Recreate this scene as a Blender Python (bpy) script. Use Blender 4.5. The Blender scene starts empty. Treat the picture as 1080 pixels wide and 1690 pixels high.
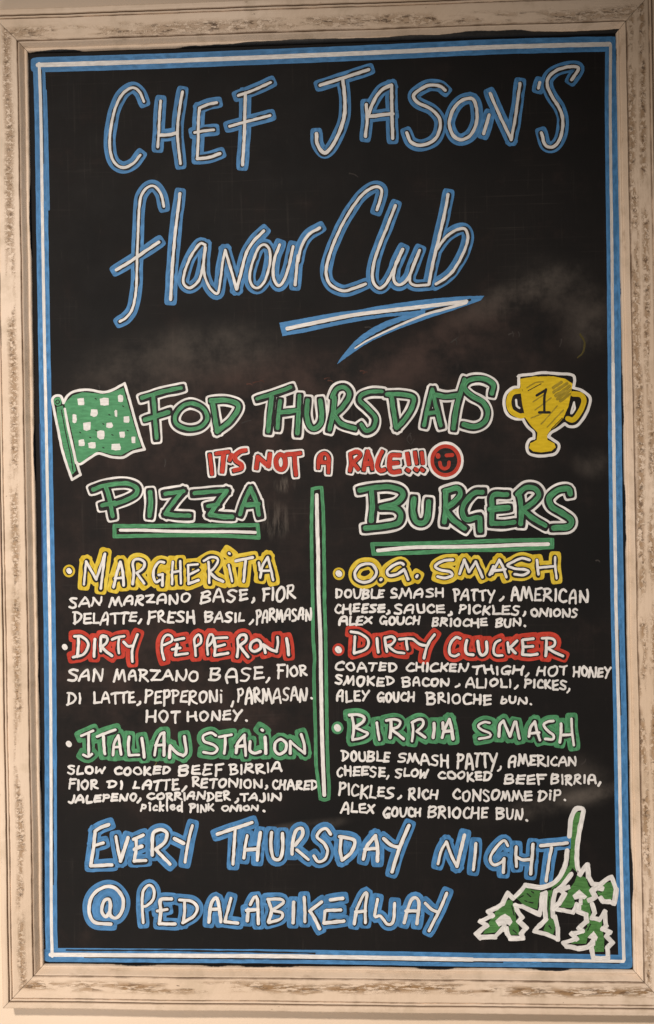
import bpy, bmesh, math, random
from mathutils import Vector, Matrix, noise
from mathutils.geometry import tessellate_polygon

SC = bpy.context.scene
COL = SC.collection
random.seed(11)

# ------------------------------------------------------------------ camera
cam_d = bpy.data.cameras.new('camera')
cam = bpy.data.objects.new('camera', cam_d); COL.objects.link(cam); SC.camera = cam
rot = Matrix(((0.9990835704, 0.0160626889, 0.0396737868),
              (0.0396988962, -0.0012472598, -0.9992109097),
              (-0.0160005304, 0.9998702088, -0.0018837878)))
cam.matrix_world = Matrix.Translation((0.0348012613, -0.8651286675, -0.0091458890)) @ rot.to_4x4()
cam_d.sensor_fit = 'VERTICAL'; cam_d.sensor_height = 36.0
cam_d.lens = 1400.0 / 1690.0 * 36.0
cam_d.clip_start = 0.01; cam_d.clip_end = 50.0

# ------------------------------------------------------------------ light
wd = bpy.data.worlds.new('World'); SC.world = wd; wd.use_nodes = True
bg = wd.node_tree.nodes['Background']
bg.inputs[0].default_value = (1.0, 0.86, 0.72, 1); bg.inputs[1].default_value = 0.05

def area(name, loc, target, size, power, col):
    d = bpy.data.lights.new(name, 'AREA'); d.shape = 'DISK'; d.size = size; d.energy = power; d.color = col
    o = bpy.data.objects.new(name, d); COL.objects.link(o); o.location = loc
    o.rotation_euler = (Vector(target) - Vector(loc)).to_track_quat('-Z', 'Y').to_euler()
    return o
sd_ = bpy.data.lights.new('ceiling_spot', 'SPOT'); sd_.energy = 335; sd_.color = (1.0, 0.92, 0.84)
sd_.spot_size = math.radians(50); sd_.spot_blend = 1.0; sd_.shadow_soft_size = 0.07
spot = bpy.data.objects.new('ceiling_spot', sd_); COL.objects.link(spot); spot.location = (-0.64, -2.2, 1.46)
spot.rotation_euler = (Vector((-0.25, 0, -0.60)) - spot.location).to_track_quat('-Z', 'Y').to_euler()
area('room_lamp', (-0.95, -1.15, -1.35), (-0.1, 0, -0.3), 0.9, 18.5, (1.0, 0.92, 0.84))

SC.view_settings.view_transform = 'Standard'; SC.view_settings.look = 'None'
SC.view_settings.exposure = 0.0; SC.view_settings.gamma = 1.0
SC.view_settings.use_curve_mapping = False
SC.render.engine = 'CYCLES'

# ------------------------------------------------------------------ board measures (metres)
BW, BH = 0.600, 0.94190          # opening of the frame
BASE = 0.52                      # thing's base lies this far under the board centre
PX = 0.00062                     # one traced unit on the board
HM = (-0.0006289704552633121, 1.006455011897018e-05, 0.33068090191024596,
      1.0320806921205624e-05, 0.0006284694243120441, -0.5289922180467713,
      -2.8842475050391795e-05, -9.061728254237145e-07)
def brd(x, y):
    """rectify a point of the tracing to metres on the flat panel (x right, z up from the base)"""
    d = HM[6]*x + HM[7]*y - 1.0
    return ((HM[0]*x + HM[1]*y + HM[2]) / d, (HM[3]*x + HM[4]*y + HM[5]) / d + BASE)

# ------------------------------------------------------------------ materials
def newmat(name):
    m = bpy.data.materials.new(name); m.use_nodes = True
    nt = m.node_tree; b = nt.nodes['Principled BSDF']
    return m, nt, b
def nd(nt, t, **kw):
    n = nt.nodes.new(t)
    for k, v in kw.items(): setattr(n, k, v)
    return n
def lk(nt, a, b): nt.links.new(a, b)
def math_(nt, op, a, b=None, c=None, clamp=False):
    n = nd(nt, 'ShaderNodeMath', operation=op); n.use_clamp = clamp
    for i, v in enumerate((a, b, c)):
        if v is None: continue
        if isinstance(v, (int, float)): n.inputs[i].default_value = v
        else: lk(nt, v, n.inputs[i])
    return n.outputs[0]
def mix(nt, fac, a, b, blend='MIX'):
    n = nd(nt, 'ShaderNodeMix', data_type='RGBA', blend_type=blend)
    for i, v in ((0, fac), (6, a), (7, b)):
        if isinstance(v, (int, float)): n.inputs[i].default_value = v
        elif isinstance(v, tuple): n.inputs[i].default_value = (*v[:3], 1)
        else: lk(nt, v, n.inputs[i])
    return n.outputs[2]
def ramp(nt, v, p0, p1):
    n = nd(nt, 'ShaderNodeMapRange'); n.clamp = True; n.interpolation_type = 'SMOOTHSTEP'
    lk(nt, v, n.inputs[0]); n.inputs[1].default_value = p0; n.inputs[2].default_value = p1
    return n.outputs[0]
def noise_(nt, vec, scale, detail=3, rough=.55, sc=None):
    if sc:
        mp = nd(nt, 'ShaderNodeMapping'); lk(nt, vec, mp.inputs[0]); mp.inputs['Scale'].default_value = sc; vec = mp.outputs[0]
    n = nd(nt, 'ShaderNodeTexNoise'); lk(nt, vec, n.inputs['Vector'])
    n.inputs['Scale'].default_value = scale; n.inputs['Detail'].default_value = detail; n.inputs['Roughness'].default_value = rough
    return n.outputs['Fac']

BLACK = (0.0105, 0.0090, 0.0085)
def paint(name, col, streak=.35, worn=.25, rough=.5, edge=0.0, light=None):
    """paint-pen ink: streaks along the stroke, uneven cover, thin worn specks"""
    m, nt, b = newmat(name)
    uv = nd(nt, 'ShaderNodeUVMap').outputs[0]; ob = nd(nt, 'ShaderNodeTexCoord').outputs['Object']
    s = noise_(nt, uv, 1.0, 3, .6, (.9, 3.6, 1)); per = noise_(nt, uv, 1.0, 1, .5, (.09, 0, 1))
    blot = noise_(nt, ob, 95, 4, .6)
    fine = noise_(nt, ob, 420, 2, .6)
    dark = tuple(c*(1-streak) for c in col)
    lite = light or tuple(min(1, c*1.12 + .012) for c in col)
    c1 = mix(nt, ramp(nt, s, .30, .70), dark, lite)
    c1 = mix(nt, math_(nt, 'MULTIPLY', ramp(nt, blot, .45, .72), .6), c1, dark)
    c1 = mix(nt, math_(nt, 'MULTIPLY', ramp(nt, per, .42, .62), .55), c1, dark)
    if edge:                                   # ink pools a little along both sides of a stroke
        sp = nd(nt, 'ShaderNodeSeparateXYZ'); lk(nt, uv, sp.inputs[0])
        e = ramp(nt, math_(nt, 'ABSOLUTE', math_(nt, 'SUBTRACT', sp.outputs[1], .5)), .28, .47)
        c1 = mix(nt, math_(nt, 'MULTIPLY', e, edge), c1, lite)
    w = math_(nt, 'MULTIPLY', ramp(nt, fine, .62, .74), ramp(nt, blot, .40, .62))
    c1 = mix(nt, math_(nt, 'MULTIPLY', w, worn), c1, BLACK)
    lk(nt, c1, b.inputs['Base Color'])
    b.inputs['Roughness'].default_value = rough + .12; b.inputs['Specular IOR Level'].default_value = .22
    bp = nd(nt, 'ShaderNodeBump'); bp.inputs['Strength'].default_value = .12; bp.inputs['Distance'].default_value = .0004
    lk(nt, math_(nt, 'ADD', s, fine), bp.inputs['Height']); lk(nt, bp.outputs[0], b.inputs['Normal'])
    return m
M = {}
M['blue'] = paint('blue_marker', (0.066, 0.225, 0.47), .36, .2, .5, .35)
M['blue_shade'] = paint('shaded_blue_marker', (0.030, 0.085, 0.22), .4, .3, .5)  # darker copy of the border blue, for the frame's shade
M['white'] = paint('white_marker', (0.79, 0.755, 0.72), .24, .22, .5)
M['thin_white'] = paint('thin_white_marker', (0.66, 0.62, 0.58), .25, .35, .5)
M['green'] = paint('green_marker', (0.075, 0.285, 0.125), .42, .30, .5, .3)
M['leaf'] = paint('leaf_green_marker', (0.075, 0.22, 0.055), .45, .75, .5, .2)
M['red'] = paint('red_marker', (0.56, 0.042, 0.022), .35, .25, .5, .3, (0.58, 0.062, 0.038))
M['yellow'] = paint('yellow_marker', (0.74, 0.50, 0.014), .30, .15, .5, .4, (0.72, 0.55, 0.075))
M['gold'] = paint('gold_marker', (0.70, 0.48, 0.010), .28, .15, .5, .2)
M['ochre'] = paint('ochre_marker', (0.38, 0.27, 0.020), .35, .1, .5)
M['gap'] = paint('bare_board', BLACK, .2, 0, .55)
M['ghost'] = paint('faded_ink', (0.040, 0.032, 0.028), .5, .6, .6)
M['ghost_red'] = paint('faded_red_ink', (0.075, 0.026, 0.016), .5, .6, .6)
M['ghost_yellow'] = paint('faded_yellow_ink', (0.085, 0.066, 0.012), .5, .6, .6)

def board_mat():
    m, nt, b = newmat('black_chalkboard_paint')
    ob = nd(nt, 'ShaderNodeTexCoord').outputs['Object']
    big = noise_(nt, ob, 7, 4, .6); fib = noise_(nt, ob, 30, 5, .7, (6, 1, .8)); dust = noise_(nt, ob, 900, 2, .6)
    cloud = noise_(nt, ob, 22, 5, .65)
    c = mix(nt, ramp(nt, big, .3, .7), (0.0062, 0.0056, 0.0055), (0.0105, 0.0086, 0.0080))
    def smear(c, px, py, rx, ry, ang, st, col, nz=cloud, lo=.30, hi=.75):
        x, z = brd(px, py)
        mp = nd(nt, 'ShaderNodeMapping', vector_type='TEXTURE'); lk(nt, ob, mp.inputs[0])
        mp.inputs['Location'].default_value = (x, 0, z); mp.inputs['Rotation'].default_value = (0, math.radians(ang), 0)
        mp.inputs['Scale'].default_value = (rx*PX, 1, ry*PX)
        g = nd(nt, 'ShaderNodeTexGradient', gradient_type='SPHERICAL'); lk(nt, mp.outputs[0], g.inputs[0])
        f = math_(nt, 'MULTIPLY', ramp(nt, g.outputs['Fac'], 0, .8), math_(nt, 'MULTIPLY', ramp(nt, nz, lo, hi), st))
        return mix(nt, f, c, col)
    chalk = (0.105, 0.088, 0.074); warm = (0.066, 0.041, 0.034)
    # wiped chalk left on the panel: a broad band across the middle and streaks of the cloth
    c = smear(c, 260, 600, 210, 75, -8, .42, chalk)
    c = smear(c, 380, 572, 140, 60, 5, .42, chalk)
    c = smear(c, 520, 620, 330, 60, 0, .50, warm)
    c = smear(c, 850, 488, 150, 34, -22, .80, chalk)
    c = smear(c, 820, 560, 260, 110, -10, .32, warm)
    c = smear(c, 540, 700, 620, 170, 0, .38, warm)
    c = smear(c, 300, 1150, 330, 300, 0, .28, warm)
    c = smear(c, 740, 560, 200, 55, -22, .60, warm)
    c = smear(c, 930, 480, 120, 70, 20, .42, chalk)
    c = smear(c, 975, 540, 55, 65, 60, .45, chalk)
    c = smear(c, 300, 700, 330, 90, 0, .35, warm)
    c = smear(c, 980, 1310, 95, 16, -14, .75, chalk)
    c = smear(c, 900, 1330, 150, 26, -12, .50, chalk)
    c = smear(c, 960, 1290, 70, 55, 20, .35, chalk)
    c = smear(c, 500, 1365, 100, 14, -8, .7, chalk)
    c = smear(c, 980, 765, 45, 35, 10, .45, chalk)
    c = smear(c, 455, 860, 40, 40, 0, .6, chalk, fib, .45, .62)
    c = smear(c, 470, 800, 22, 18, 0, .8, chalk, fib, .45, .6)
    c = smear(c, 150, 1110, 40, 16, 0, .7, chalk)
    c = smear(c, 260, 1000, 500, 420, 0, .30, warm)
    c = mix(nt, math_(nt, 'MULTIPLY', ramp(nt, fib, .60, .85), .18), c, chalk)
    c = mix(nt, math_(nt, 'MULTIPLY', ramp(nt, dust, .70, .80), .22), c, chalk)
    for sc in ((7, 1, 330), (300, 1, 9)):      # hairline wipe marks of the cloth
        ln = noise_(nt, ob, 1, 3, .6, sc)
        c = mix(nt, math_(nt, 'MULTIPLY', math_(nt, 'MULTIPLY', ramp(nt, ln, .56, .72), ramp(nt, big, .46, .66)), .13), c, chalk)
    c = mix(nt, math_(nt, 'MULTIPLY', math_(nt, 'MULTIPLY', ramp(nt, cloud, .52, .78), ramp(nt, big, .35, .7)), .30), c, warm)
    lk(nt, c, b.inputs['Base Color'])
    lk(nt, math_(nt, 'ADD', .62, math_(nt, 'MULTIPLY', cloud, .2)), b.inputs['Roughness'])
    b.inputs['Specular IOR Level'].default_value = .16
    bp = nd(nt, 'ShaderNodeBump'); bp.inputs['Strength'].default_value = .15; bp.inputs['Distance'].default_value = .0005
    lk(nt, math_(nt, 'ADD', fib, dust), bp.inputs['Height']); lk(nt, bp.outputs[0], b.inputs['Normal'])
    return m
M['board'] = board_mat()

def frame_mat(name, kind, bands=((.0205, .0085),), fs=(150, 240), cs=(85, 330), ochre=.82, dark=.8, side=None):
    """distressed cream paint over wood; UV = (metres along the rail, metres out from the opening)"""
    m, nt, b = newmat(name)
    uv = nd(nt, 'ShaderNodeUVMap').outputs[0]; ob = nd(nt, 'ShaderNodeTexCoord').outputs['Object']
    sp = nd(nt, 'ShaderNodeSeparateXYZ'); lk(nt, uv, sp.inputs[0]); V = sp.outputs[1]
    big = noise_(nt, ob, 5, 3, .5); mid = noise_(nt, ob, 40, 4, .6); fine = noise_(nt, ob, 500, 3, .6)
    grain = noise_(nt, uv, 1, 4, .65, (25, 420, 1))
    c = mix(nt, ramp(nt, big, .35, .65), (0.66, 0.495, 0.355), (0.765, 0.60, 0.46))
    c = mix(nt, math_(nt, 'MULTIPLY', ramp(nt, mid, .47, .70), .50), c, (0.50, 0.375, 0.255))
    c = mix(nt, math_(nt, 'MULTIPLY', ramp(nt, grain, .55, .8), .22), c, (0.42, 0.30, 0.19))
    hgt = math_(nt, 'ADD', math_(nt, 'MULTIPLY', grain, .5), math_(nt, 'MULTIPLY', fine, .35))
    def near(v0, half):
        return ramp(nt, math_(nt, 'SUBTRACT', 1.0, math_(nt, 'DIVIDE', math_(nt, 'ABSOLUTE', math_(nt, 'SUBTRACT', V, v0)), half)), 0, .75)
    if kind == 'flat':
        wob = math_(nt, 'MULTIPLY', math_(nt, 'SUBTRACT', noise_(nt, uv, 1, 2, .5, (7, 0, 1)), .5), .016)
        band = None
        for c0, hw0 in bands:
            b1 = ramp(nt, math_(nt, 'SUBTRACT', 1.0, math_(nt, 'DIVIDE', math_(nt, 'ABSOLUTE',
                    math_(nt, 'SUBTRACT', math_(nt, 'ADD', V, wob), c0)), hw0)), 0, .9)
            band = b1 if band is None else math_(nt, 'MAXIMUM', band, b1)
        reg = ramp(nt, noise_(nt, uv, 1, 3, .6, (11, 40, 1)), .40, .52)
        fl = noise_(nt, uv, 1, 5, .72, (fs[0], fs[1], 1))
        fl2 = noise_(nt, uv, 1, 4, .7, (cs[0], cs[1], 1))
        och = math_(nt, 'MULTIPLY', math_(nt, 'MULTIPLY', band, reg), ramp(nt, fl, .465, .515))
        c = mix(nt, math_(nt, 'MULTIPLY', och, ochre), c, (0.27, 0.145, 0.055))
        crk = math_(nt, 'MULTIPLY', math_(nt, 'MULTIPLY', band, ramp(nt, fl2, .56, .61)), ramp(nt, reg, .1, .8))
        c = mix(nt, math_(nt, 'MULTIPLY', crk, dark), c, (0.105, 0.055, 0.028))
        hgt = math_(nt, 'SUBTRACT', hgt, math_(nt, 'MULTIPLY', math_(nt, 'ADD', och, crk), 1.3))
        nick = math_(nt, 'MULTIPLY', ramp(nt, noise_(nt, uv, 1, 3, .6, (130, 150, 1)), .705, .74), .85)
        c = mix(nt, nick, c, (0.13, 0.075, 0.04))
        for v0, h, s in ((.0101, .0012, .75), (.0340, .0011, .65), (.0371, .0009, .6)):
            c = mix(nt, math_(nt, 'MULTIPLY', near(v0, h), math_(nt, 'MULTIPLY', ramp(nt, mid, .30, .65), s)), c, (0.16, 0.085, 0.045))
    if kind == 'bead':
        e = noise_(nt, uv, 1, 2, .5, (9, 0, 1)); e2 = noise_(nt, uv, 1, 3, .7, (90, 60, 1))
        lim = math_(nt, 'ADD', math_(nt, 'MULTIPLY', math_(nt, 'SUBTRACT', e, .57), .011), math_(nt, 'MULTIPLY', math_(nt, 'SUBTRACT', e2, .5), .0014))
        if side == 'top':      # the black was brushed over the edge along most of the top
            lim = math_(nt, 'ADD', lim, math_(nt, 'MULTIPLY', ramp(nt, sp.outputs[0], -.16, -.02), .0042))
        blk = ramp(nt, math_(nt, 'SUBTRACT', lim, math_(nt, 'SUBTRACT', V, .0007)), 0, .0005)
        stn = math_(nt, 'MULTIPLY', ramp(nt, noise_(nt, uv, 1, 4, .65, (35, 160, 1)), .56, .72), .5)
        c = mix(nt, stn, c, (0.30, 0.20, 0.12))
        c = mix(nt, math_(nt, 'MULTIPLY', near(.0094, .0012), .6), c, (0.15, 0.08, 0.04))
        c = mix(nt, blk, c, (0.011, 0.010, 0.010))
    if kind == 'lip':
        nick = ramp(nt, noise_(nt, uv, 1, 4, .65, (60, 200, 1)), .66, .74)
        c = mix(nt, math_(nt, 'MULTIPLY', nick, .65), c, (0.17, 0.10, 0.055))
        c = mix(nt, math_(nt, 'MULTIPLY', near(.0375, .0012), .7), c, (0.14, 0.075, 0.04))
        hgt = math_(nt, 'SUBTRACT', hgt, nick)
    lk(nt, c, b.inputs['Base Color']); b.inputs['Roughness'].default_value = .55
    bp = nd(nt, 'ShaderNodeBump'); bp.inputs['Strength'].default_value = .55; bp.inputs['Distance'].default_value = .0006
    lk(nt, hgt, bp.inputs['Height']); lk(nt, bp.outputs[0], b.inputs['Normal'])
    return m
FLATS = {'top': frame_mat('distressed_cream_paint', 'flat', ((.0175, .0095),), (130, 250), (80, 300), .5, .9),
         'bottom': frame_mat('distressed_cream_paint', 'flat', ((.0195, .0085),), (48, 260), (60, 260), .92, .6),
         'left': frame_mat('distressed_cream_paint', 'flat', ((.0215, .0075),), (290, 170), (330, 120), .72, .6),
         'right': frame_mat('distressed_cream_paint', 'flat', ((.0145, .0072), (.0265, .006)), (170, 190), (190, 170), .75, .7)}
BEADS = {d: frame_mat('cream_paint_inner_edge', 'bead', side=d) for d in ('top', 'bottom', 'left', 'right')}
M['lip'] = frame_mat('cream_paint_outer_edge', 'lip')

def wall_mat():
    m, nt, b = newmat('cream_wall_paint')
    ob = nd(nt, 'ShaderNodeTexCoord').outputs['Object']
    a = noise_(nt, ob, 3, 3, .5); f = noise_(nt, ob, 260, 3, .6)
    c = mix(nt, ramp(nt, a, .3, .7), (0.70, 0.545, 0.40), (0.76, 0.60, 0.455))
    lk(nt, c, b.inputs['Base Color']); b.inputs['Roughness'].default_value = .6
    bp = nd(nt, 'ShaderNodeBump'); bp.inputs['Strength'].default_value = .2; bp.inputs['Distance'].default_value = .0008
    lk(nt, f, bp.inputs['Height']); lk(nt, bp.outputs[0], b.inputs['Normal'])
    return m
M['wall'] = wall_mat()

# ------------------------------------------------------------------ wall
WALL_Y = 0.010
bm = bmesh.new()
vs = [bm.verts.new(p) for p in ((-1.6, 0, -1.4), (1.6, 0, -1.4), (1.6, 0, 1.4), (-1.6, 0, 1.4),
                                (-1.6, .1, -1.4), (1.6, .1, -1.4), (1.6, .1, 1.4), (-1.6, .1, 1.4))]
for f in ((0, 1, 2, 3), (5, 4, 7, 6), (4, 0, 3, 7), (1, 5, 6, 2), (3, 2, 6, 7), (4, 5, 1, 0)): bm.faces.new([vs[i] for i in f])
me = bpy.data.meshes.new('wall'); bm.to_mesh(me); bm.free()
wall = bpy.data.objects.new('wall', me); COL.objects.link(wall); wall.location = (0, WALL_Y, 0)
me.materials.append(M['wall']); wall['kind'] = 'structure'
wall['label'] = 'plain cream painted wall behind the framed board'; wall['category'] = 'wall'

# ------------------------------------------------------------------ the board: one thing
root = bpy.data.objects.new('menu_board', None); COL.objects.link(root); root.location = (0, 0, -BASE)
root.empty_display_size = .1
root['label'] = 'hand lettered black chalkboard menu in a distressed cream wooden frame'
root['category'] = 'menu board'

def link(name, me, mats, parent, label=None):
    o = bpy.data.objects.new(name, me); COL.objects.link(o); o.parent = parent
    for m in mats: me.materials.append(m)
    if label: o['label'] = label
    return o

# panel
bm = bmesh.new()
x0, x1, z0, z1 = -BW/2-.006, BW/2+.006, BASE-BH/2-.006, BASE+BH/2+.006
P8 = [(x0, 0, z0), (x1, 0, z0), (x1, 0, z1), (x0, 0, z1), (x0, .006, z0), (x1, .006, z0), (x1, .006, z1), (x0, .006, z1)]
vs = [bm.verts.new(p) for p in P8]
for f in ((0, 1, 2, 3), (5, 4, 7, 6), (4, 0, 3, 7), (1, 5, 6, 2), (3, 2, 6, 7), (4, 5, 1, 0)): bm.faces.new([vs[i] for i in f])
me = bpy.data.meshes.new('chalkboard_panel'); bm.to_mesh(me); bm.free()
panel = link('chalkboard_panel', me, [M['board']], root)

# frame rails: a moulding profile (v out from the opening, h out of the board), mitred
BEAD = [(0, .3), (.3, 2.0), (.9, 3.0), (2.0, 3.5), (3.3, 3.3), (4.0, 3.5), (7.4, 8.0), (8.3, 8.8), (8.9, 8.7), (9.25, 7.4), (9.8, 7.3)]
FLAT = [(9.8, 7.3), (10.1, 8.9), (10.9, 9.5), (16, 10.4), (21, 11.2), (27, 12.0), (32, 12.6), (33.2, 12.5), (33.6, 11.6), (34.2, 11.6),
        (34.6, 12.7), (35.4, 13.1), (36.4, 13.0), (36.9, 12.3), (37.1, 11.0), (37.5, 10.9)]
LIP = [(37.5, 10.9), (37.8, 11.2), (38.0, 12.8), (38.7, 13.6), (41, 13.8), (44.2, 13.6), (45.4, 13.0), (46, 12.0), (46.2, 8.0), (46, -9.8), (30, -9.8)]
VS = 0.86                        # how wide the moulding is drawn
QUAD = [brd(48, 88), brd(1016, 56), brd(1045, 1600), brd(74, 1590)]      # a slightly out-of-square opening
CORNER = {'top': (0, 1), 'right': (1, 2), 'bottom': (2, 3), 'left': (3, 0)}
OUT = [(-1, 1), (1, 1), (1, -1), (-1, -1)]
def sweep(prof, side):
    n = 240
    vv, ff, uvs = [], [], []
    ia, ib = CORNER[side]; A, B = QUAD[ia], QUAD[ib]; L = math.dist(A, B)/2
    tx, tz = (B[0]-A[0])/(2*L), (B[1]-A[1])/(2*L)
    for i in range(n+1):
        s = -1 + 2*i/n; q_ = (s+1)/2
        for k, (v, h) in enumerate(prof):
            v *= .001*VS; h *= .001
            ax, az = A[0] + OUT[ia][0]*v, A[1] + OUT[ia][1]*v
            bx, bz = B[0] + OUT[ib][0]*v, B[1] + OUT[ib][1]*v
            x, z = ax + (bx-ax)*q_ - tx*s*.00025, az + (bz-az)*q_ - tz*s*.00025
            a = s*(L + v)
            if h > 0:
                q = Vector((x, 0, z))
                dn = noise.noise(q*9)*.0006 + noise.noise(q*60)*.00022 + noise.noise(q*240)*.00012
                dz = noise.noise(q*14 + Vector((5, 5, 5)))*.00045 + noise.noise(q*110 + Vector((3, 9, 5)))*.00022
                if abs(s) > .97: dz *= max(0, (1-abs(s))/.03)
                h += dn*min(1, h/.003)
                x -= tz*dz; z += tx*dz
            vv.append((x, -h, z)); uvs.append((a + {'top': 0, 'bottom': 3.3, 'left': 6.1, 'right': 9.7}[side], v/VS))
    m = len(prof)
    for i in range(n):
        for k in range(m-1):
            ff.append((i*m+k, (i+1)*m+k, (i+1)*m+k+1, i*m+k+1))
    me = bpy.data.meshes.new('rail'); me.from_pydata(vv, [], ff); me.update()
    ul = me.uv_layers.new(name='UVMap')
    for l in me.loops: ul.data[l.index].uv = uvs[l.vertex_index]
    bmm = bmesh.new(); bmm.from_mesh(me)
    bmesh.ops.recalc_face_normals(bmm, faces=bmm.faces[:])
    if sum(f.normal.y*f.calc_area() for f in bmm.faces) > 0: bmesh.ops.reverse_faces(bmm, faces=bmm.faces[:])
    bmm.to_mesh(me); bmm.free()
    return me
for side in ('top', 'bottom', 'left', 'right'):
    rail = link('frame_rail', sweep(FLAT, side), [FLATS[side]], root)
    link('inner_moulding', sweep(BEAD, side), [BEADS[side]], rail)
    link('outer_lip', sweep(LIP, side), [M['lip']], rail)

# ------------------------------------------------------------------ ink: ribbons and fills on the panel
class Ink:
    """collects marker strokes and filled shapes into one mesh with one or two inks"""
    def __init__(self): self.v = []; self.f = []; self.uv = []; self.mi = []; self.mats = []; self.k = 0
    def slot(self, m):
        if m not in self.mats: self.mats.append(m)
        return self.mats.index(m)
    def add(self, pts, faces, uvs, z, mat):
        b = len(self.v); s = self.slot(mat)
        for (x, y), zz in zip(pts, z):
            X, Z = brd(x, y); self.v.append((X, -zz*.001, Z))
        self.uv += uvs
        for f in faces: self.f.append([b+i for i in f]); self.mi.append(s)
    def stroke(self, pts, w, z, mat, cap='round', off=(0, 0), wob=.09, taper=None):
        """pts in traced units; w full width; z height of the ink layer in mm"""
        self.k += 1
        zz = z + (self.k % 29)*.0016
        P = spline(pts)
        if not P: return
        P = [(x+off[0], y+off[1]) for x, y in P]
        if len(P) == 1: P = [(P[0][0]-.15*w, P[0][1]-.1*w), (P[0][0]+.15*w, P[0][1]+.1*w)]
        n = len(P); hw = w/2; sd = random.uniform(0, 900)
        ds = [0]
        for i in range(1, n): ds.append(ds[-1] + math.dist(P[i], P[i-1]))
        T = []
        for i in range(n):
            a, b = P[max(0, i-1)], P[min(n-1, i+1)]
            d = math.hypot(b[0]-a[0], b[1]-a[1]) or 1; T.append(((b[0]-a[0])/d, (b[1]-a[1])/d))
        rows = []
        e, pw = (hw*1.0, 1.0) if cap == 'round' else (hw*.95, .30)
        tq = (80, 58, 32) if cap == 'round' else (84, 66, 40)
        # caps draw the end over itself, so the body is pulled in by half the cap
        for t in tq: rows.append((0, -e*math.sin(math.radians(t)), math.cos(math.radians(t))**pw))
        for i in range(n): rows.append((i, 0, 1))
        for t in reversed(tq): rows.append((n-1, e*math.sin(math.radians(t)), math.cos(math.radians(t))**pw))
        V, U, F, Z = [], [], [], []
        for r, (i, al, f) in enumerate(rows):
            tx, ty = T[i]; nx, ny = -ty, tx
            s = ds[i] + al
            wl = hw*f*(1 + wob*noise.noise(Vector((s/(w*1.1+2), sd, 0))))
            wr = hw*f*(1 + wob*noise.noise(Vector((s/(w*1.1+2), sd+50, 0))))
            if taper: q = min(1, max(0, s/max(1, ds[-1]))); tp = taper[0]+(taper[1]-taper[0])*q; wl *= tp; wr *= tp
            if 0 < i < n-1:
                c = T[i-1][0]*T[i+1][1] - T[i-1][1]*T[i+1][0]
                L = math.dist(P[i-1], P[i]) + math.dist(P[i], P[i+1])
                if abs(c) > 1e-4:
                    R = L/abs(math.asin(max(-1, min(1, c))))/1.0*.9
                    if c > 0: wl = min(wl, R)
                    else: wr = min(wr, R)
            cx, cy = P[i][0] + tx*al, P[i][1] + ty*al
            V += [(cx+nx*wl, cy+ny*wl), (cx, cy), (cx-nx*wr, cy-ny*wr)]
            uu = s/14.0 + sd
            U += [(uu, .5+.5*f), (uu, .5), (uu, .5-.5*f)]
            zr = zz + .0009*r/len(rows); Z += [zr]*3
        for r in range(len(rows)-1):
            a = r*3
            F += [(a, a+1, a+4, a+3), (a+1, a+2, a+5, a+4)]
        self.add(V, F, U, Z, mat)
    def fill(self, pts, z, mat, jitter=.5):
        self.k += 1
        zz = z + (self.k % 29)*.0016
        P = []
        for i in range(len(pts)):
            a, b = pts[i], pts[(i+1) % len(pts)]
            m = max(1, int(math.dist(a, b)/3))
            for j in range(m):
                x, y = a[0]+(b[0]-a[0])*j/m, a[1]+(b[1]-a[1])*j/m
                P.append((x + jitter*noise.noise(Vector((x*.3, y*.3, 1))), y + jitter*noise.noise(Vector((x*.3, y*.3, 7)))))
        tr = tessellate_polygon([[Vector((x, y, 0)) for x, y in P]])
        self.add(P, [tuple(t) for t in tr], [(p[0]/14, p[1]/14) for p in P], [zz]*len(P), mat)
    def build(self, name, parent, label=None):
        me = bpy.data.meshes.new(name); me.from_pydata(self.v, [], self.f); me.update()
        ul = me.uv_layers.new(name='UVMap')
        for p in me.polygons: p.material_index = self.mi[p.index]
        for l in me.loops: ul.data[l.index].uv = self.uv[l.vertex_index]
        # every sheet faces the viewer
        bmm = bmesh.new(); bmm.from_mesh(me)
        for f in bmm.faces:
            f.normal_update()
            if f.normal.y > 0: f.normal_flip()
        bmm.to_mesh(me); bmm.free()
        return link(name, me, self.mats, parent, label)

def spline(pts):
    """Catmull-Rom through the points"""
    n = len(pts)
    if n < 2: return list(pts)
    out = []
    for i in range(n-1):
        p1, p2 = pts[i], pts[i+1]
        closed = n > 3 and math.dist(pts[0], pts[-1]) < .01
        p0 = pts[i-1] if i else (pts[-2] if closed else (2*p1[0]-p2[0], 2*p1[1]-p2[1]))
        p3 = pts[i+2] if i+2 < n else (pts[1] if closed else (2*p2[0]-p1[0], 2*p2[1]-p1[1]))
        m = max(2, min(14, int(math.dist(p1, p2)/2.2)))
        for j in range(m):
            t = j/m; t2 = t*t; t3 = t2*t
            out.append(tuple(.5*(2*p1[k] + (p2[k]-p0[k])*t + (2*p0[k]-5*p1[k]+4*p2[k]-p3[k])*t2 + (3*p1[k]-p0[k]-3*p2[k]+p3[k])*t3) for k in (0, 1)))
    out.append(tuple(pts[-1]))
    return out

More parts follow.
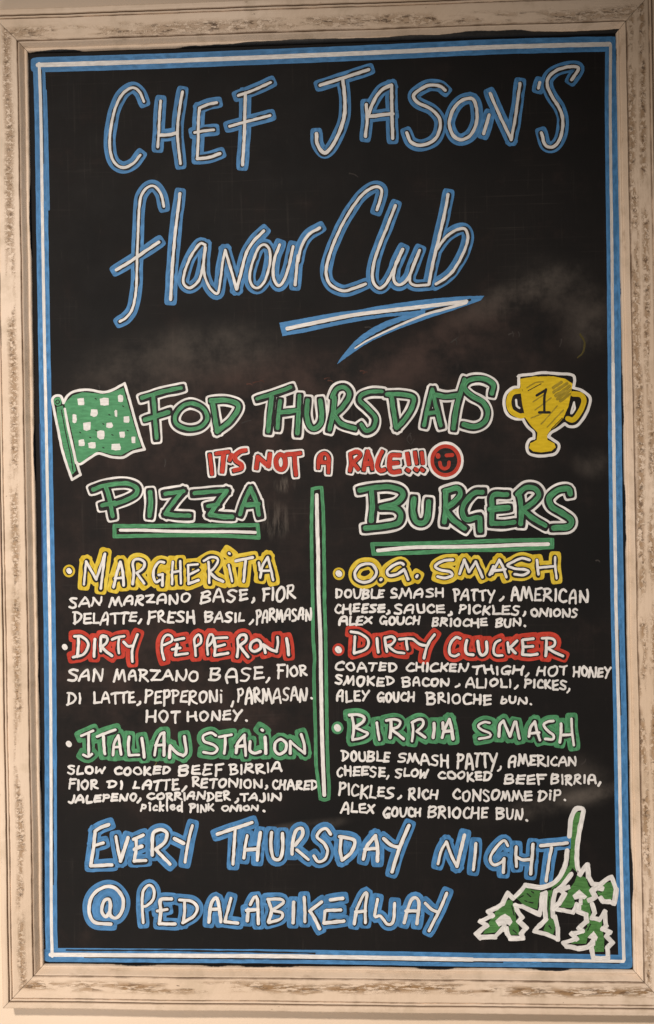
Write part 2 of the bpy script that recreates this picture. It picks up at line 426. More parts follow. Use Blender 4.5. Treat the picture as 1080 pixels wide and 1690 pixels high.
VIEW = {'0': (0, 0, 1), 'A': (160, 90, 3.375), 'B': (490, 90, 2.2041), 'C': (170, 290, 3.375), 'D': (440, 290, 2.8421),
        'E': (70, 610, 3), 'F': (400, 600, 3), 'G': (680, 590, 3), 'H': (130, 780, 3), 'I': (480, 780, 3.6), 'J': (680, 780, 3.1765),
        'K': (320, 730, 4.5), 'L': (540, 730, 4.5), 'M': (90, 890, 4.5), 'N': (300, 890, 4.5), 'O': (540, 890, 4.5), 'P': (760, 890, 4.1538),
        'Q': (90, 1030, 4.5), 'R': (300, 1030, 4.5), 'S': (540, 1030, 4.5), 'T': (760, 1030, 4.1538), 'U': (90, 1180, 4.5), 'V': (300, 1180, 4.1538),
        'W': (540, 1170, 4.5), 'X': (760, 1170, 4.1538), 'Y': (120, 1340, 3), 'Z': (440, 1340, 3), 'a': (680, 1340, 3.6), 'b': (770, 1320, 4)}
def tr(view, text):
    """'x,y x,y! x,y ; ...' -> strokes; ! marks a sharp corner (the stroke is cut there)"""
    ox, oy, s = VIEW[view]; out = []
    for st in text.split(';'):
        cur = []
        for tok in st.split():
            c = tok.endswith('!'); x, y = tok.rstrip('!').split(',')
            p = (ox + float(x)/s, oy + float(y)/s); cur.append(p)
            if c and len(cur) > 1: out.append(cur); cur = [p]
        if len(cur) > 1 or (cur and not out) or (cur and ';' in text and len(st.split()) == 1): out.append(cur)
    return out
def poly(view, text):
    ox, oy, s = VIEW[view]
    return [(ox + float(a)/s, oy + float(b)/s) for a, b in (t.split(',') for t in text.split())]

Z1, Z2, Z3, Z4 = .03, .09, .15, .21
def outlined(strokes, colour, w, gap, core, name, label, core_mat='white', shift=(.9, .7), extra=None, squarish=True):
    """thick coloured outline, bare gap, thin core"""
    a = Ink()
    for s in strokes: a.stroke(s, w, Z1, M[colour], 'square' if squarish else 'round', wob=.10)
    for s in strokes: a.stroke(s, gap*random.uniform(.74, 1.05), Z2, M['gap'], 'round', off=(random.uniform(-.7, 1.7), random.uniform(-.6, 1.4)), wob=.45)
    if extra: extra(a)
    o = a.build(name, root, label)
    c = Ink()
    for s in strokes: c.stroke(s, core*random.uniform(.86, 1.12), Z3, M[core_mat], 'round', wob=.26)
    c.build('letter_core', o)
    return o
def hollow(strokes, colour, w, gap, core, name, label):
    """white outline round a bare gap and a coloured core"""
    a = Ink()
    for s in strokes: a.stroke(s, w, Z1, M['white'], 'square', wob=.10)
    for s in strokes: a.stroke(s, gap, Z2, M['gap'], 'square', wob=.10)
    o = a.build(name, root, label)
    c = Ink()
    for s in strokes: c.stroke(s, core*random.uniform(.9, 1.15), Z3, M[colour], 'round', off=(random.uniform(-1.3, .7), random.uniform(-1.3, .9)), wob=.3)
    c.build('letter_core', o)
    return o
def words(spec):
    out = []
    for view, t in spec: out += tr(view, t)
    return out

# ---- border line
def edge(pts, w0, zz, mat, ink, jit=.5):
    for a, b in zip(pts[:-1], pts[1:]): pass
    ink.stroke(pts, w0, zz, mat, 'square', wob=.05)
top = [(63, 107.5), (180, 104), (300, 100), (500, 92), (650, 85.5), (800, 78.5), (900, 75.5), (1009, 73)]
rgt = [(1008, 71), (1007.5, 200), (1010, 400), (1012, 600), (1013.5, 760), (1017, 1000), (1021.5, 1190), (1025, 1400), (1030, 1588)]
bot = [(84, 1575.5), (300, 1577), (500, 1578.5), (780, 1583.5), (900, 1584.5), (1033, 1587)]
lft = [(65, 105), (68, 200), (71, 400), (74.5, 600), (77, 720), (80, 880), (83, 1050), (84.5, 1250), (85, 1500), (86.5, 1578)]
k = Ink()
def sh(p, dx, dy): return [(x+dx, y+dy) for x, y in p]
k.stroke(sh(lft, -.5, 0), 20, Z1, M['blue'], 'square', wob=.06)
k.stroke(sh(top, 0, -.5), 25, Z1, M['blue'], 'square', wob=.05)
k.stroke(sh(rgt, 2.2, 0), 22, Z1, M['blue'], 'square', wob=.05)
k.stroke(sh(bot, 0, .5), 23, Z1, M['blue'], 'square', wob=.05)
k.stroke([(75, 150), (77, 210), (79, 300), (80, 345)], 5, Z1, M['blue'], 'square')
k.stroke([(110, 1568), (300, 1569), (520, 1573)], 3, Z2, M['gap'], 'round', wob=.7)
k.stroke([(140, 1580), (300, 1581.5), (500, 1583), (700, 1586), (830, 1588)], 2.2, Z2, M['gap'], 'round', wob=.8)
k.stroke([(895, 1587), (960, 1587.5), (1022, 1589)], 3, Z2, M['gap'], 'round', wob=.5)
k.stroke([(66, 700), (69, 820), (71, 960)], 2.2, Z2, M['blue_shade'], 'round', wob=.7)  # left rail's shadow on the border, painted as a dark blue strip
k.stroke([(1021, 1040), (1023, 1120), (1025, 1180)], 1.8, Z2, M['gap'], 'round', wob=.6)
k.stroke([(87.5, 1270), (88, 1380), (88, 1460)], 1.8, Z2, M['gap'], 'round', wob=.9)
k.stroke([(69, 115), (71, 180), (72.5, 270)], 1.2, Z2, M['gap'], 'round', wob=.9)
bord = k.build('border_line', root, 'blue border line around the whole panel with a white line inside it')
k = Ink()
k.stroke(top[:-1]+[(1006, 73)], 7.4, Z3, M['white'], 'round', wob=.12); k.stroke([(1008, 75)]+rgt[1:4], 4.8, Z3, M['thin_white'], 'round', wob=.14)
k.stroke(rgt[3:7], 5.4, Z3, M['white'], 'round', wob=.2); k.stroke(rgt[6:-1]+[(1030, 1584)], 5.4, Z3, M['white'], 'round', wob=.14)
k.stroke(bot[:4], 6.8, Z3, M['white'], 'round', wob=.14); k.stroke(bot[3:-1]+[(1029, 1586.5)], 5, Z3, M['white'], 'round', wob=.14); k.stroke(lft, 4.9, Z3, M['white'], 'round', wob=.12)
k.build('white_line', bord)

# ---- title
outlined(words([
 ('A', '262,262 240,212 205,185 165,200 130,240 100,310 80,400 72,480 80,560 105,610 150,630 205,605 242,560'),
 ('A', '356,258 349,350 345,440 340,515 ; 477,208 462,300 452,380 450,460 458,540 466,608 ; 350,450 400,447 448,436'),
 ('A', '668,268 620,278 572,298! 566,380 565,480 560,580! 620,575 686,552 ; 545,435 600,425 652,420'),
 ('A', '788,229 870,200 968,156 ; 828,215 825,330 822,450 812,615 ; 740,400 850,370 965,340')]),
 'blue', 20, 9.2, 4.8, 'title_word', 'first word of the title in blue capitals with white cores')
outlined(words([
 ('B', '85,112 170,85 262,55 ; 168,95 175,160 172,230 150,295 120,345 97,357 75,325 72,288'),
 ('B', '253,182 256,240 250,298 ; 262,215 280,170 310,128 345,112! 346,200 349,305 ; 262,226 310,220 350,216'),
 ('B', '540,130 520,115 480,112 445,130 425,150 440,175 490,200 520,235 518,280 495,315 450,330 415,318 400,285'),
 ('B', '635,160 600,168 570,200 555,250 570,295 600,310 635,290 655,240 652,185 635,160'),
 ('B', '680,288 700,220 ; 703,142 740,225 780,310! 795,230 812,105'),
 ('B', '884,102 879,122'),
 ('B', '1000,92 1025,50 990,45 945,58 915,85 912,115 930,155 955,195 968,240 960,300 935,335 905,330 890,285')]),
 'blue', 20, 9.4, 5.0, 'title_word', 'second word of the title, a name in blue capitals with an apostrophe')
outlined(words([
 ('C', '340,172 325,105 290,60 250,65 215,110 203,180 198,280 193,400 190,520 185,640 165,740 130,790 95,812 ; 75,525 150,480 220,432 312,370'),
 ('C', '430,100 415,220 400,350 388,500 378,690'),
 ('C', '570,385 540,380 490,450 455,540 450,600 485,625 530,590 555,520 572,400 ; 570,385 562,480 568,560 600,630 640,655 655,580 668,480 682,415! 710,510 745,632! 770,540 800,430 845,360 897,308'),
 ('C', '905,385 870,400 835,480 818,560 830,610 865,625 905,580 930,490 930,420 905,385'),
 ('C', '985,385 955,470 950,560 975,612 1005,590 1035,510 1060,395'),
 ('D', '148,375 140,450 135,512 ; 148,400 165,330 200,275 250,245')]),
 'blue', 20, 8.8, 4.6, 'title_word', 'third word of the title in joined blue lower case letters')
outlined(words([
 ('D', '518,160 535,110 540,65 510,52 460,80 410,140 350,240 300,360 280,450 300,510 360,540 420,525 465,508'),
 ('D', '605,140 570,230 530,330 502,420 500,495 530,528 562,505 592,450 640,345'),
 ('D', '638,345 605,420 598,490 625,512 665,480 695,410 718,350! 685,430 672,490 695,514 760,512'),
 ('D', '852,88 835,180 805,310 785,390 762,508 ; 800,345 840,290 890,255 930,250 945,290 925,360 880,440 840,480 795,508')]),
 'blue', 20, 8.8, 4.6, 'title_word', 'last word of the title in blue with a tall slanted capital')
# flourish under the title
k = Ink()
k.fill(poly('D', '60,690 160,672 250,655 340,640 430,630 520,612 600,600 700,586 800,575 910,566 1022,563 1005,585 930,612 850,640 770,665 700,690 630,715 560,745 500,772 450,800 390,842 330,885 352,850 380,815 410,780 450,745 500,712 560,682 640,656 560,662 470,676 390,690 300,708 180,735 75,752'), Z1, M['blue'])
k.fill(poly('D', '745,632 800,618 880,604 850,622 790,640 745,645'), Z2, M['gap'])
k.stroke(tr('D', '98,728 250,695 400,665 550,645 720,628')[0], 3.0, Z2, M['gap'], 'round', wob=.8)
k.stroke(tr('D', '420,805 500,752 600,702 700,668 760,648')[0], 4.0, Z2, M['gap'], 'round', wob=.6)
k.stroke(tr('D', '930,590 955,582')[0], 4, Z2, M['gap'], 'round')
fl = k.build('title_flourish', root, 'blue swept arrow stroke under the title')
k = Ink()
k.stroke(tr('D', '98,717 250,685 400,655 550,635 700,618 850,600 938,590')[0], 6.2, Z3, M['white'], wob=.15)
k.stroke(tr('D', '936,597 850,622 750,650 650,690 550,735 470,775 418,808')[0], 4.4, Z3, M['white'], wob=.2, taper=(1.1, .55))
k.build('white_line', fl)

# ---- flag
k = Ink()
k.fill(poly('E', '108,168 150,128 200,112 260,117 310,122 360,106 402,90 430,190 460,290 490,382 440,398 390,425 340,420 280,403 230,430 200,458 172,458 160,370 140,280 118,205'), Z2, M['green'])
for cx, cy, a, b in ((193, 160, 21, 21), (310, 160, 26, 20), (388, 143, 14, 20), (257, 214, 20, 20), (365, 217, 8, 18), (160, 242, 12, 26), (418, 246, 16, 18),
                     (222, 280, 22, 23), (333, 275, 18, 16), (290, 322, 24, 23), (397, 322, 15, 18), (195, 362, 17, 18), (247, 375, 20, 16), (365, 382, 27, 19), (452, 350, 12, 19)):
    q = [(cx+sx*a*random.uniform(.75, 1.05), cy+sy*b*random.uniform(.75, 1.05)) for sx, sy in ((-1, -.8), (-.2, -1), (.8, -.9), (1, .2), (.8, .9), (-.1, 1), (-.9, .8))]
    k.fill([(70+x/3, 610+y/3) for x, y in q], Z3, M['white'])
for x, y in ((262, 143), (398, 180), (330, 222), (300, 268), (235, 335), (345, 322), (420, 300), (265, 300), (185, 310), (300, 385)):
    k.stroke([(70+x/3, 610+y/3), (70+x/3+2, 610+y/3+1)], 1.6, Z3, M['gap'])
flag = k.build('flag_drawing', root, 'drawn green flag with white checks on a pole')
k = Ink()
for s in tr('E', '105,165 130,125 170,105 230,100 300,112 350,100 408,68! 430,140 460,250 490,350 507,395! 450,408 400,435 340,432 280,415 240,435 190,468 168,462! 150,380 130,290 112,195'):
    k.stroke(s, 4.2, Z3, M['white'], wob=.2)
k.build('flag_outline', flag)
k = Ink()
k.fill(poly('E', '72,185 102,178 122,260 142,380 168,500 146,522 122,450 92,330 74,240'), Z2, M['green'])
k.fill(poly('E', '58,145 72,136 90,138 98,155 92,175 74,180 58,170'), Z2, M['green'])
k.stroke(tr('E', '95,200 120,330 142,430 153,505')[0], 1.6, Z3, M['gap'], wob=.6)
k.stroke(tr('E', '75,150 66,160 76,170 86,160 80,150')[0], 1.6, Z3, M['gap'], wob=.6)
for s in tr('E', '105,160 92,132 66,130 50,148 56,185 75,280 100,400 128,490 148,545! 190,520! 180,490 172,460'): k.stroke(s, 4.2, Z3, M['white'], wob=.2)
k.build('pole', flag)

# ---- strap line
hollow(words([
 ('E', '497,142 590,114 690,92 ; 550,130 556,220 566,340 ; 512,246 570,228 628,208'),
 ('E', '740,168 690,185 657,230 665,272 720,295 782,285 815,245 798,195 740,168'),
 ('E', '838,155 910,152 968,170 968,205 925,262 868,305! 858,240 846,165')]), 'green', 20.5, 13.6, 6.8, 'strap_line_word', 'first green word of the middle line with white outline')
hollow(words([
 ('F', '78,176 160,150 243,120 ; 150,165 140,250 132,335'),
 ('F', '188,185 180,250 175,320 ; 285,162 280,250 275,348 ; 182,246 270,236'),
 ('F', '324,182 320,260 340,315 372,315 395,270 387,182'),
 ('F', '448,165 470,125 510,117 533,150 510,200 462,250 ; 455,170 448,250 430,328 ; 455,258 490,300 556,322'),
 ('F', '690,142 640,142 592,158 582,187 620,225 658,270 650,318 612,335 588,305'),
 ('F', '718,152 790,152 848,168 840,220 802,280 766,318! 755,250 743,165'),
 ('F', '942,130 920,220 902,305 ; 945,130 965,220 985,308 ; 915,246 960,242'),
 ('G', '115,182 170,192 228,185 ; 262,112 238,190 217,280 208,352'),
 ('G', '396,180 400,135 350,107 285,112 258,150 292,190 350,225 374,270 358,322 310,345 255,335')]),
 'green', 20.5, 13.4, 6.8, 'strap_line_word', 'second green word of the middle line, long with white outline')
for spec, lab in ((
 [('K', '120,92 128,160 135,232'), ('K', '168,85 258,72 ; 224,80 218,150 212,215'), ('K', '280,97 267,135'), ('K', '383,62 345,70 306,105 312,140 350,168 353,198 300,213')], 'first red word with an apostrophe and white outline'),
 ([('K', '466,190 478,107! 555,175! 565,87'), ('K', '640,92 612,130 620,185 655,203 680,170 673,110 640,92'), ('K', '694,92 790,82 ; 745,92 750,160 757,242')], 'second red word of three letters with white outline'),
 ([('K', '925,188 932,110 970,82 1000,105 1002,160 1000,222 ; 935,150 1000,150 ; 955,100 950,140')], 'single bright red letter with white outline'),
 ([('L', '175,95 180,160 172,213 ; 178,87 225,72 248,100 200,150 ; 197,152 232,196'), ('L', '300,72 280,150 272,205 ; 300,72 325,140 335,203 ; 285,165 330,160'),
   ('L', '413,72 386,130 377,185 400,213 428,205'), ('L', '538,95 480,95 466,130 467,200 490,220 538,215 ; 470,155 525,150'),
   ('L', '598,87 610,160 ; 600,210'), ('L', '655,77 668,155 ; 662,207'), ('L', '702,77 709,152 ; 710,204')], 'last red word ending in three exclamation marks')):
    hollow(words(spec), 'red', 15, 9.0, 6.6, 'red_slogan_word', lab)
# smiley
k = Ink()
def ring(cx, cy, rx, ry, n=16): return [(cx+rx*math.cos(i/n*2*math.pi), cy+ry*math.sin(i/n*2*math.pi)) for i in range(n+1)]
C0 = (735.8, 760.2)
k.stroke(ring(*C0, 27.3, 29), 5, Z1, M['white'], wob=.2)
k.fill(ring(*C0, 25, 26.5)[:-1], Z1, M['gap'])
smi = k.build('smiley_drawing', root, 'drawn round red winking face with white outline')
k = Ink(); k.stroke(ring(C0[0], C0[1], 22.5, 24), 6.2, Z2, M['red'], wob=.12)
k.stroke(tr('L', '823,97 825,105')[0], 7.5, Z3, M['red']); k.stroke(tr('L', '888,97 930,94')[0], 6.5, Z3, M['red'])
k.stroke(tr('L', '838,150 846,180 872,196 900,182 906,148')[0], 5.6, Z3, M['red'])
k.build('face', smi)

# ---- trophy
k = Ink()
for s in tr('G', '530,98 530,90 600,82 650,75 720,80 790,85 806,105 800,150! 845,165 882,200 875,250 850,300 815,338 780,342 757,328! 720,355 690,372 676,392! 700,408 727,430 724,458 700,480 630,488 580,475 570,440 582,408 605,400! 603,370 580,350 560,325 550,305! 510,303 472,280 456,230 466,180 500,150 528,146! 530,98'):
    k.stroke(s, 4.8, Z1, M['white'], wob=.2)
tro = k.build('trophy_drawing', root, 'drawn yellow trophy cup with two handles and a black number one')
k = Ink()
k.fill(poly('G', '535,106 600,95 700,93 760,106 796,130 788,180 776,240 750,300 712,340 684,362 670,385 672,408 706,425 712,445 690,464 640,470 600,465 580,448 586,425 618,408 622,372 592,340 562,300 546,230 538,160'), Z2, M['gold'])
for s in tr('G', '700,150 740,122 ; 702,172 768,128 ; 712,190 782,142 ; 720,205 784,160 ; 735,215 780,182'): k.stroke(s, 5.2, Z3, M['ochre'], wob=.5)
for s in tr('G', '570,150 610,125 650,120 ; 600,220 660,180 ; 610,260 690,200 ; 640,330 720,240 ; 670,345 750,260 ; 590,300 640,280'): k.stroke(s, 2.2, Z3, M['ochre'], wob=.5)
for s in tr('G', '575,165 640,130 ; 690,355 745,300'): k.stroke(s, 1.4, Z3, M['gap'], wob=.5)
cup = k.build('cup', tro)
k = Ink()
k.stroke(tr('G', '538,165 498,175 480,215 490,262 530,288 552,288')[0], 8.5, Z2, M['gold'])
k.stroke(tr('G', '516,210 520,240 532,250')[0], 3.5, Z3, M['white'], wob=.3)
k.build('handle', tro)
k = Ink()
k.stroke(tr('G', '798,180 838,186 852,215 834,265 800,308 772,302')[0], 8.5, Z2, M['gold'])
k.stroke(tr('G', '803,222 788,278 806,255 803,225')[0], 3.2, Z3, M['white'], wob=.3)
k.build('handle', tro)
k = Ink()
for s in tr('G', '618,188 664,160 ; 664,158 656,200 656,270 ; 630,272 682,272'): k.stroke(s, 4.2, Z4, M['gap'], wob=.15)
k.build('numeral', tro)

# ---- column heads
hollow(words([
 ('H', '72,82 130,62 230,52 286,72 283,105 240,132 178,155 ; 135,68 155,140 168,214 ; 118,165 180,152'),
 ('H', '355,97 358,150 352,212'),
 ('H', '428,105 518,92! 470,150 432,205! 480,212 548,215'),
 ('H', '572,105 660,97 733,92! 690,150 650,208! 700,215 758,218 ; 640,168 690,158'),
 ('H', '850,82 822,140 800,205 ; 855,80 880,140 896,212 ; 830,160 888,155')]), 'green', 22, 15.6, 6.9, 'column_heading', 'green heading of the narrower column with white outline')
hollow(words([
 ('I', '412,105 480,92 580,85 648,100 668,135 630,180 540,205 ; 540,207 620,212 656,250 638,300 560,320 445,332 ; 485,112 490,200 482,285'),
 ('I', '732,155 727,230 745,288 785,298 812,265 820,172'),
 ('J', '178,100 238,85 258,110 235,150 182,190 ; 180,112 180,190 172,262 ; 182,202 220,250 278,293'),
 ('J', '373,100 330,105 286,150 268,200 290,243 350,232 ; 355,240 358,304'),
 ('J', '498,115 425,120 420,190 418,268! 480,270 536,263 ; 415,195 508,186'),
 ('J', '558,112 600,77 650,82 668,120 620,170 578,190 ; 566,125 575,190 572,268 ; 582,197 630,240 697,280'),
 ('J', '828,112 820,87 780,87 742,107 717,140 732,180 790,215 833,250 818,285 742,290')]), 'green', 23, 15.6, 8.2, 'column_heading', 'green heading of the wider column with white outline')
def rule(path, w, core, cw, label):
    k = Ink()
    for s in path: k.stroke(s, w, Z1, M['green'], 'square', wob=.15)
    o = k.build('heading_underline', root, label)
    k = Ink(); k.stroke(core, cw, Z2, M['white'], wob=.12); k.build('white_line', o)
rule(tr('H', '178,264 350,264 530,262 700,262 886,260! 892,322! 700,312 530,310 350,312 178,316! 178,264'), 6.4, tr('H', '207,285 320,285 450,290 600,292 750,292 875,296')[0], 5.0, 'green box underline with white line under the narrower heading')
rule([[(615, 898), (690, 897), (765, 894.5), (840, 892), (911, 891)], [(911.5, 891), (911.5, 903)], [(911, 903), (840, 907), (765, 908), (690, 912), (617, 914)], [(614.5, 898), (617, 914)]], 6.6,
     [(624, 908.5), (680, 903.5), (740, 902.5), (800, 901.5), (860, 899), (905, 898)], 6.0, 'green box underline with white line under the wider heading')

# ---- divider
k = Ink()
for s in ([(516, 808), (514.5, 860), (515, 930), (516.5, 1000), (517, 1050), (519.5, 1085), (518.5, 1120), (521, 1210), (522, 1260), (525.5, 1290), (529, 1318)],
          [(516, 807), (524, 805), (531, 805)], [(531, 805), (534, 850), (535.5, 940), (536, 1000), (538, 1060), (539, 1140), (540, 1210), (541.5, 1270), (543.5, 1300), (542.5, 1318)],
          [(529, 1318), (536, 1320), (542.5, 1318)]): k.stroke(s, 5.6, Z1, M['green'], 'square', wob=.2)
dv = k.build('column_divider', root, 'long upright green divider with a white line inside')
k = Ink(); k.stroke([(523, 817), (524, 870), (525.5, 920), (526, 980), (529, 1050), (530, 1120), (531.5, 1200), (533, 1250), (535.5, 1312)], 6.2, Z2, M['white'], wob=.14); k.build('white_line', dv)

# ---- dish names
def bullet(view, x, y, w, colour, ink_name, label):
    ox, oy, s = VIEW[view]; p = (ox+x/s, oy+y/s)
    k = Ink()
    if colour:
        k.stroke(ring(*p, 7.2, 7.6, 12), 5.5, Z1, M[colour], wob=.2); k.fill(ring(*p, 6.6, 7, 12)[:-1], Z1, M[colour] if colour == 'green' else M['gap'])
    k.stroke([(p[0]-.6, p[1]-.8), (p[0]+.6, p[1]+.8)], w, Z3, M['white'])
    k.build('bullet', root, label)
bullet('M', 110, 235, 8.5, 'yellow', '', 'yellow ringed white bullet beside the first dish of the narrower column')
outlined(words([
 ('M', '220,335 236,165! 312,298! 376,108! 362,230 345,365'),
 ('M', '440,355 465,250 490,168! 508,240 515,342 ; 450,290 500,287'),
 ('M', '583,333 590,250 585,165 625,147 670,170 660,215 612,250! 640,290 668,328'),
 ('M', '815,172 780,167 745,210 735,270 755,318 785,302 ; 775,265 805,260! 803,343'),
 ('M', '880,167 875,250 875,333 ; 935,162 938,250 940,328 ; 875,245 935,235'),
 ('N', '120,185 48,192! 52,330! 125,303 ; 52,265 125,228'),
 ('N', '165,160 220,132 265,142 268,170 235,220 207,240 ; 200,168 205,240 205,323 ; 207,243 250,285 308,313'),
 ('N', '350,190 365,260 375,312 ; 355,105'),
 ('N', '402,160 528,135 ; 475,160 468,230 462,313'),
 ('N', '585,285 600,200 640,132! 660,210 680,303 ; 600,235 665,232 ; 574,172 582,230')]),
 'yellow', 20.8, 10.3, 4.2, 'dish_name', 'yellow dish name of the narrower column')
bullet('Q', 78, 170, 8.5, None, '', 'plain white bullet beside the red dish name')
outlined(words([
 ('Q', '180,97 178,170 172,240 ; 150,90 200,92 245,127 250,170 215,225 140,245'),
 ('Q', '302,112 298,180 295,240'),
 ('Q', '385,92 352,87 345,115 345,200 ; 352,92 393,102 385,140 350,170! 390,207 428,235'),
 ('Q', '430,115 470,97 518,90 ; 480,107 475,160 480,215'),
 ('Q', '515,132 545,163 580,163 ; 618,77 590,150 577,210 580,278'),
 ('Q', '815,263 800,200 802,125 830,82 868,88 873,125 812,155'),
 ('Q', '963,105 895,118 ; 875,187 935,177 ; 912,150 900,230! 990,217')]),
 'red', 20.3, 9.9, 4.4, 'dish_name', 'first word of the red dish name in the narrower column')
outlined(words([
 ('R', '105,235 100,170 95,112 125,77 145,102 140,140 105,165'),
 ('R', '195,225 190,140 210,77 235,88 230,125 202,160'),
 ('R', '338,100 270,102 240,107! 250,170! 245,233! 345,215 ; 250,170 320,152'),
 ('R', '420,105 440,82 475,82 478,120 432,160 ; 415,112 420,180 412,243 ; 432,162 460,200 494,243'),
 ('R', '560,117 520,137 510,180 540,203 585,180 588,140 560,117'),
 ('R', '622,212 607,152! 660,187 705,203! 715,150 712,97'),
 ('R', '780,107 790,170 795,228')]),
 'red', 20.3, 9.9, 4.4, 'dish_name', 'second word of the red dish name in the narrower column')
bullet('U', 108, 215, 9, None, '', 'plain white bullet beside the green dish name')
outlined(words([
 ('U', '200,155 288,117 ; 255,140 255,220 255,290 ; 215,295 250,310 280,290'),
 ('U', '317,160 380,135 453,110 ; 365,157 368,220 375,288'),
 ('U', '435,298 445,210 475,152! 485,210 495,293 ; 445,240 490,235'),
 ('U', '555,162 550,230 555,298! 628,296'),
 ('U', '650,172 660,240 668,313'),
 ('U', '745,298 760,210 790,142 815,132! 815,210 815,298 ; 750,225 815,222'),
 ('U', '855,315 860,228! 910,280 958,303! 980,270 965,160')]),
 'green', 20.8, 10.1, 4.6, 'dish_name', 'first word of the green dish name in the narrower column')
outlined(words([
 ('V', '235,140 200,122 150,142 155,180 220,205 245,235 215,263 150,255'),
 ('V', '257,150 343,135 ; 300,152 298,210 293,263'),
 ('V', '375,258 385,195 430,137! 435,200 440,278 ; 375,215 435,212'),
 ('V', '470,182 468,240 500,262 540,250'),
 ('V', '572,152 575,200 578,263 ; 553,103'),
 ('V', '680,167 645,190 640,240 670,268 710,245 718,195 680,167'),
 ('V', '745,263 745,180! 790,220 845,263! 840,200 820,132')]),
 'green', 20.8, 10.1, 4.6, 'dish_name', 'second word of the green dish name in the narrower column')
bullet('O', 88, 255, 10, 'yellow', '', 'yellow ringed white bullet beside the first dish of the wider column')
outlined(words([
 ('O', '290,182 240,200 207,250 222,300 280,320 340,295 368,245 340,190 290,182'), ('O', '398,302 404,296'),
 ('O', '567,187 545,175 490,195 447,235 460,268 520,260 573,225 ; 580,237 602,298'), ('O', '666,278 671,270')]),
 'yellow', 20.8, 11.8, 4.8, 'dish_name', 'two yellow initials opening the first dish of the wider column')
outlined(words([
 ('J', '215,457 165,462 122,490 150,510 200,520 210,540 170,552 135,545'),
 ('J', '250,530 275,457! 300,520! 335,467! 370,548'),
 ('J', '408,535 428,492 ; 420,530 458,457! 480,500 495,548 ; 425,515 490,507'),
 ('P', '475,142 420,130 360,155 322,178 370,200 440,207 470,222 430,245 372,240'),
 ('P', '525,142 530,190 535,240 ; 650,122 650,180 660,268 ; 530,195 650,185')]),
 'yellow', 19.8, 9.9, 4.2, 'dish_name', 'yellow second word of the first dish of the wider column')
bullet('S', 85, 190, 10.5, 'red', '', 'red ringed white bullet in the wider column')
outlined(words([
 ('S', '207,92 205,150 200,213 ; 178,57 240,67 298,107 308,150 280,190 202,217'),
 ('S', '372,107 375,160 380,208'),
 ('S', '430,102 435,150 445,203 ; 432,102 480,92 503,115 480,150 452,160 ; 460,167 510,205 573,215'),
 ('S', '537,112 600,107 638,110 ; 590,112 592,150 598,188'),
 ('S', '640,112 690,150 742,160 ; 798,77 760,130 735,190 720,253')]),
 'red', 19.8, 9.9, 4.4, 'dish_name', 'first word of the red dish name in the wider column')
outlined(words([
 ('S', '988,107 960,97 925,130 907,185 917,228 950,238 978,225'),
 ('T', '45,112 35,160 45,203 88,210'),
 ('T', '120,117 130,190 150,213 180,190 180,122'),
 ('T', '273,110 240,130 227,185 245,213 288,215'),
 ('T', '325,127 333,193 ; 388,115 350,152 336,162! 355,175 378,198'),
 ('T', '500,100 430,107 ; 425,112 430,160 425,208! 480,212 528,205 ; 430,157 498,152'),
 ('T', '560,97 620,97 648,115 640,150 592,165 ; 590,107 590,160 585,218 ; 602,167 650,195 703,218')]),
 'red', 20.3, 9.9, 4.4, 'dish_name', 'second word of the red dish name in the wider column')
bullet('W', 78, 140, 11, 'green', '', 'green ringed white bullet in the wider column')
outlined(words([
 ('W', '165,45 230,42 273,62 268,95 215,130 ; 207,137 270,165 303,182 270,210 190,230 ; 187,62 198,130 190,222'),
 ('W', '370,102 378,160 388,228'),
 ('W', '440,85 500,77 543,95 530,130 482,150 ; 475,92 475,150 468,213 ; 485,157 530,190 568,223'),
 ('W', '630,100 680,77 713,87 710,125 672,160 ; 635,102 640,160 632,238 ; 667,167 700,190 728,210'),
 ('W', '795,107 795,160 788,213'),
 ('W', '855,213 870,160 908,77! 925,140 935,223 ; 870,167 925,162 ; 860,102 862,150')]),
 'green', 20.8, 10.1, 4.6, 'dish_name', 'first word of the green dish name in the wider column')
outlined(words([
 ('X', '200,95 165,90 122,115 150,145 200,165 203,190 128,205'),
 ('X', '265,188 270,112 295,82! 340,188! 375,87 388,120 405,203'),
 ('X', '470,188 480,130 510,87! 525,150 545,213 ; 475,167 540,162'),
 ('X', '638,82 600,87 572,110 600,150 638,180 633,208 582,205'),
 ('X', '690,102 690,160 682,228 ; 762,67 765,150 778,248 ; 690,180 765,175')]),
 'green', 20.8, 10.1, 4.4, 'dish_name', 'second word of the green dish name in the wider column')

